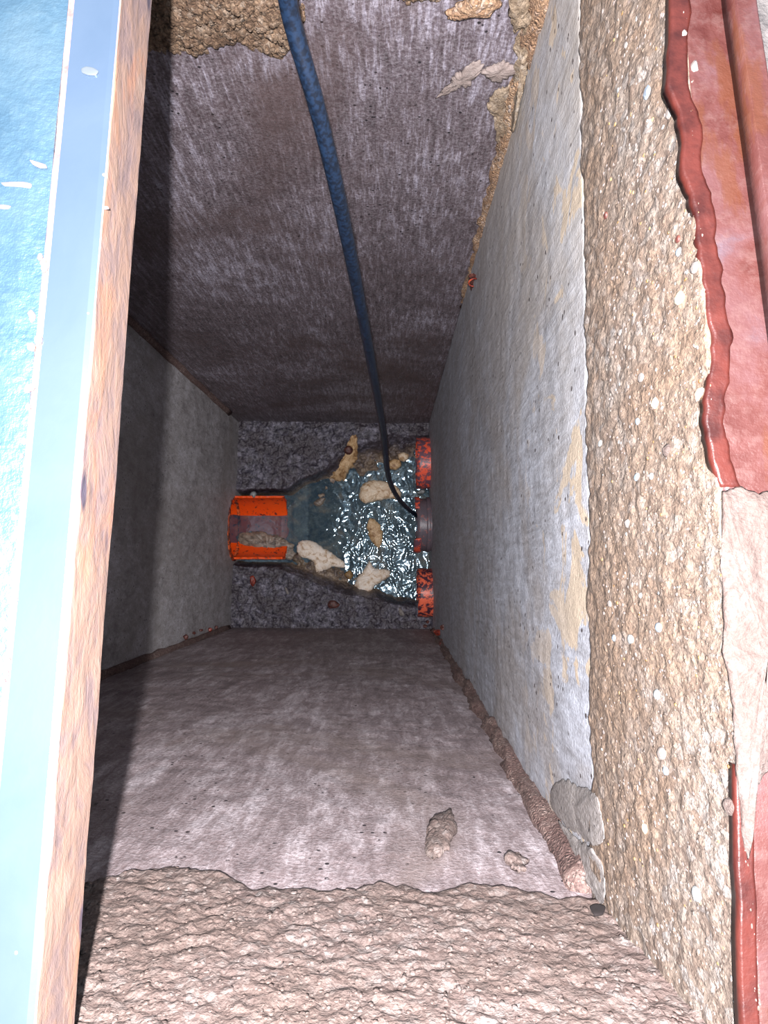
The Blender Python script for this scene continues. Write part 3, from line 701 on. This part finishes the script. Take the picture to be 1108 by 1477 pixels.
# embedded pebbles in the coarse courses: named large ones, and the small ones joined
cr = lambda x, y: WX(x, y, (TFR.x + TBR.x) / 2 - .002)
def pebble_mesh(c, rx, ry, rz, sub=1):
    bm = bmesh.new(); bmesh.ops.create_icosphere(bm, subdivisions=sub, radius=1)
    off = Vector((random.random() * 9, random.random() * 9, random.random() * 9))
    for v in bm.verts: k = 1 + .3 * noise.noise(v.co * 1.3 + off); v.co = Vector((v.co.x * rx, v.co.y * ry, v.co.z * rz)) * k
    return bm
import mathutils
T_R, T_B, T_F = bvh(collar_right), bvh(collar_back), bvh(collar_front)
def hit(tree, px, py):
    r = tree.ray_cast(CAM, ray(px, py)); return (r[0], r[1]) if r[0] else (None, None)
big = [(934, 135, 8, 'bluepeb'), (965, 163, 7, 'whitepeb'), (903, 65, 4, 'whitepeb'), (1002, 386, 8, 'whitepeb'), (979, 364, 6, 'bluepeb'), (978, 345, 5, 'maroon'), (874, 311, 5, 'maroon'),
       (983, 55, 8, 'whitepeb'), (920, 608, 5, 'bluepeb'), (919, 688, 6, 'bluepeb'), (940, 687, 5, 'greystone'), (962, 650, 9, 'mortar_pink'), (925, 545, 7, 'whitepeb'), (945, 582, 8, 'beige'),
       (1010, 568, 9, 'beige'), (866, 640, 5, 'greystone'), (924, 859, 4, 'greystone'), (910, 922, 7, 'greystone'), (886, 920, 5, 'bluepeb'), (950, 905, 7, 'bluepeb'), (961, 1112, 6, 'bluepeb'),
       (955, 1087, 9, 'whitepeb'), (1005, 1290, 9, 'greystone'), (1054, 1163, 12, 'mortar_pink'), (905, 755, 6, 'whitepeb'), (948, 1002, 7, 'greystone'), (880, 870, 5, 'whitepeb'), (930, 1195, 6, 'beige'), (980, 430, 9, 'beige'), (895, 480, 5, 'whitepeb'), (1000, 100, 8, 'whitepeb')]
for px, py, r, mt in big:
    p, nn = hit(T_R, px, py)
    if p is None: continue
    s = r / FPX * (p - CAM).length
    bm = pebble_mesh(p, s * .6, s, s * 1.2, 2); m = bpy.data.meshes.new('pebble'); bm.to_mesh(m); bm.free(); m.materials.append(M[mt])
    m.polygons.foreach_set('use_smooth', [True] * len(m.polygons))
    o = bpy.data.objects.new('pebble', m); C.objects.link(o); o.location = p; o.parent = collar_right
def gravel(tree, n, region, rr, mats, parent, name='small_gravel', ax=0):
    for mt in mats:
        bmA = bmesh.new()
        for _ in range(n):
            px = random.uniform(region[0], region[2]); py = random.uniform(region[1], region[3])
            p, nn = hit(tree, px, py)
            if p is None or nn.dot(p - CAM) > 0 and False: continue
            if not region[4](px, py): continue
            s = random.uniform(*rr) / FPX * (p - CAM).length
            d3 = [s * random.uniform(.2, .4), s * random.uniform(.7, 1.1), s * random.uniform(.9, 2.0)]
            if ax: d3[0], d3[1] = d3[1], d3[0]
            b = pebble_mesh(p, *d3)
            off = len(bmA.verts); vv = [bmA.verts.new(v.co + p) for v in b.verts]
            for f in b.faces: bmA.faces.new([vv[v.index] for v in f.verts])
            b.free()
        m = bpy.data.meshes.new(name); bmA.to_mesh(m); bmA.free(); m.materials.append(M[mt])
        m.polygons.foreach_set('use_smooth', [True] * len(m.polygons))
        o = bpy.data.objects.new(name, m); C.objects.link(o); o.parent = parent; o['kind'] = 'stuff'
gravel(T_R, 1500, (862, -60, 1100, 1500, lambda x, y: x > 862 + random.random() * 14), (1.2, 3.4), ['rough_right', 'rough_right', 'mortar_grey'], collar_right)
gravel(T_R, 160, (862, -60, 1100, 1500, lambda x, y: x > 866), (1.4, 3.2), ['greystone', 'brown'], collar_right)
gravel(T_B, 500, (100, 1230, 1000, 1477, lambda x, y: y > 1290 - 60 * (x < 620) + random.random() * 30), (2, 5), ['rough_back', 'rough_back'], collar_back, ax=1)
gravel(T_F, 700, (225, -60, 640, 110, lambda x, y: True), (2, 5), ['rough_front', 'rough_front'], collar_front, ax=1)

# ------------------------------------------------------------------ cover
cover = empty('manhole_cover', (0, 0, 0)); tag(cover, 'pale blue-grey steel manhole cover with a rusty edge, slid half off the opening', 'manhole cover')
HC = .0265
def line(P, y): a, b = P; return a[0] + (b[0] - a[0]) * (y - a[1]) / (b[1] - a[1])
E0, E1 = WR(219, 0, 0), WR(107, 1477, 0)           # bottom edge of the side face
dirv = (E1 - E0).normalized()
def onrim(x, y, h): return Vector((x, y, rimz(y) + h))
def edge_x(y, off=0.0): return E0.x + (E1.x - E0.x) * (y - E0.y) / (E1.y - E0.y) - off
def bar(name, offa, offb, h0, h1, mat, parent, amp=.0, ny=220, nx=8, ya=-.26, yb=.40, side=None, camber=0.0):
    vs = []; fs = []; nz = 6
    ring = []
    # profile loop (x offset to the left of the edge, height)
    prof = [(offa, h0 + (h1 - h0) * k / nz, 0) for k in range(nz + 1)] + [(offa + (offb - offa) * k / nx, h1, 1) for k in range(1, nx + 1)] + [(offb, h0, 2)]
    for j in range(ny + 1):
        y = yb + (ya - yb) * j / ny
        for (of, h, s) in prof:
            p = onrim(edge_x(y, of), y, h)
            d = amp * fb(p, 55, 4)
            if s == 0: p.x += d * 1.0
            else: p.z += d * .5
            if s == 0 and h == h1: p.z -= .0006; 
            vs.append(p)
    n = len(prof)
    for j in range(ny):
        for i in range(n): fs.append([j * n + i, j * n + (i + 1) % n, (j + 1) * n + (i + 1) % n, (j + 1) * n + i])
    fs.append(list(range(n))); fs.append([ny * n + k for k in range(n)][::-1])
    o = link(name, vs, fs, mat, parent, smooth=False)
    bm = bmesh.new(); bm.from_mesh(o.data); bmesh.ops.recalc_face_normals(bm, faces=bm.faces[:]); bm.to_mesh(o.data); bm.free()
    return o
T0, T1 = WR(178, 0, HC), WR(54, 1477, HC)
G0, G1 = WR(103, 0, HC), WR(-36, 1477, HC)
gw = .0150
o = bar('edge_flat', 0, .0006, 0, HC, M['rust_side'], cover, .0003); o['label'] = 'rusty side face of the cover'
bar('rim_flat', .0007, gw, .001, HC, M['cover_rim'], cover, .0001)
bar('seam', gw, gw + .0022, .001, HC - .0008, M['groove'], cover, .0008)
o = bar('cover_plate', gw + .0022, .40, .001, HC + .0002, M['cover_plate'], cover, .0002, 120, 60); o['label'] = 'gritty pale blue plate'
# drip and scratches on the cover
def cov(x, y): return WR(x, y, HC)
chunk('weld_drop', [(118, 100), (125, 97), (136, 99), (143, 104), (139, 110), (128, 110), (119, 106)], 0, .0009, M['drop'], None, None, cover, plane=cov, rough=.0003)['label'] = 'small shiny drop'
for pl_ in ([(2, 264), (20, 263), (34, 263), (46, 266), (44, 272), (28, 270), (8, 269)], [(-6, 297), (6, 296), (16, 298), (12, 302), (-4, 301)], [(43, 231), (54, 234), (66, 238), (68, 243), (58, 243), (48, 238)], [(148, 298), (156, 298), (158, 302), (151, 303)]):
    chunk('scratch', pl_, 0, .0004, M['scratch'], None, None, cover, plane=cov, rough=.0001)
# thick flakes of grit on the seam
for _ in range(26):
    py = random.uniform(350, 990); px = 99 - 92 * py / 971 + random.uniform(-9, 4)
    s = random.uniform(2.5, 6)
    o = chunk('rust_scale', blob(px, py, s, s * 1.3, 7, .3), 0, .0006, M['scratch'] if random.random() < .5 else M['groove'], None, None, cover, plane=cov, rough=.0003)

# ------------------------------------------------------------------ ground round the opening (beyond the frame)
def slab(name, x0, x1, y0, y1, mat, lab, dz=0.0):
    vs = []
    for z in (0, -.10):
        for x, y in ((x0, y0), (x1, y0), (x1, y1), (x0, y1)): vs.append((x, y, rimz(y) + dz + z))
    fs = [[0, 1, 2, 3], [7, 6, 5, 4], [0, 4, 5, 1], [1, 5, 6, 2], [2, 6, 7, 3], [3, 7, 4, 0]]
    return struct(link(name, vs, fs, mat, None, False), lab)
slab('ground', .128, .9, -.9, 1.0, M['ground'], 'asphalt beside the right frame', .004)
slab('ground', -1.3, FL.x - .02, -.9, 1.0, M['ground'], 'asphalt under the slid cover', -.001)
slab('ground', FL.x - .02, .128, FL.y + .045, 1.0, M['ground'], 'asphalt beyond the far rim', -.001)
slab('ground', FL.x - .02, .128, -.9, BL.y - .04, M['ground'], 'asphalt before the near rim', -.001)
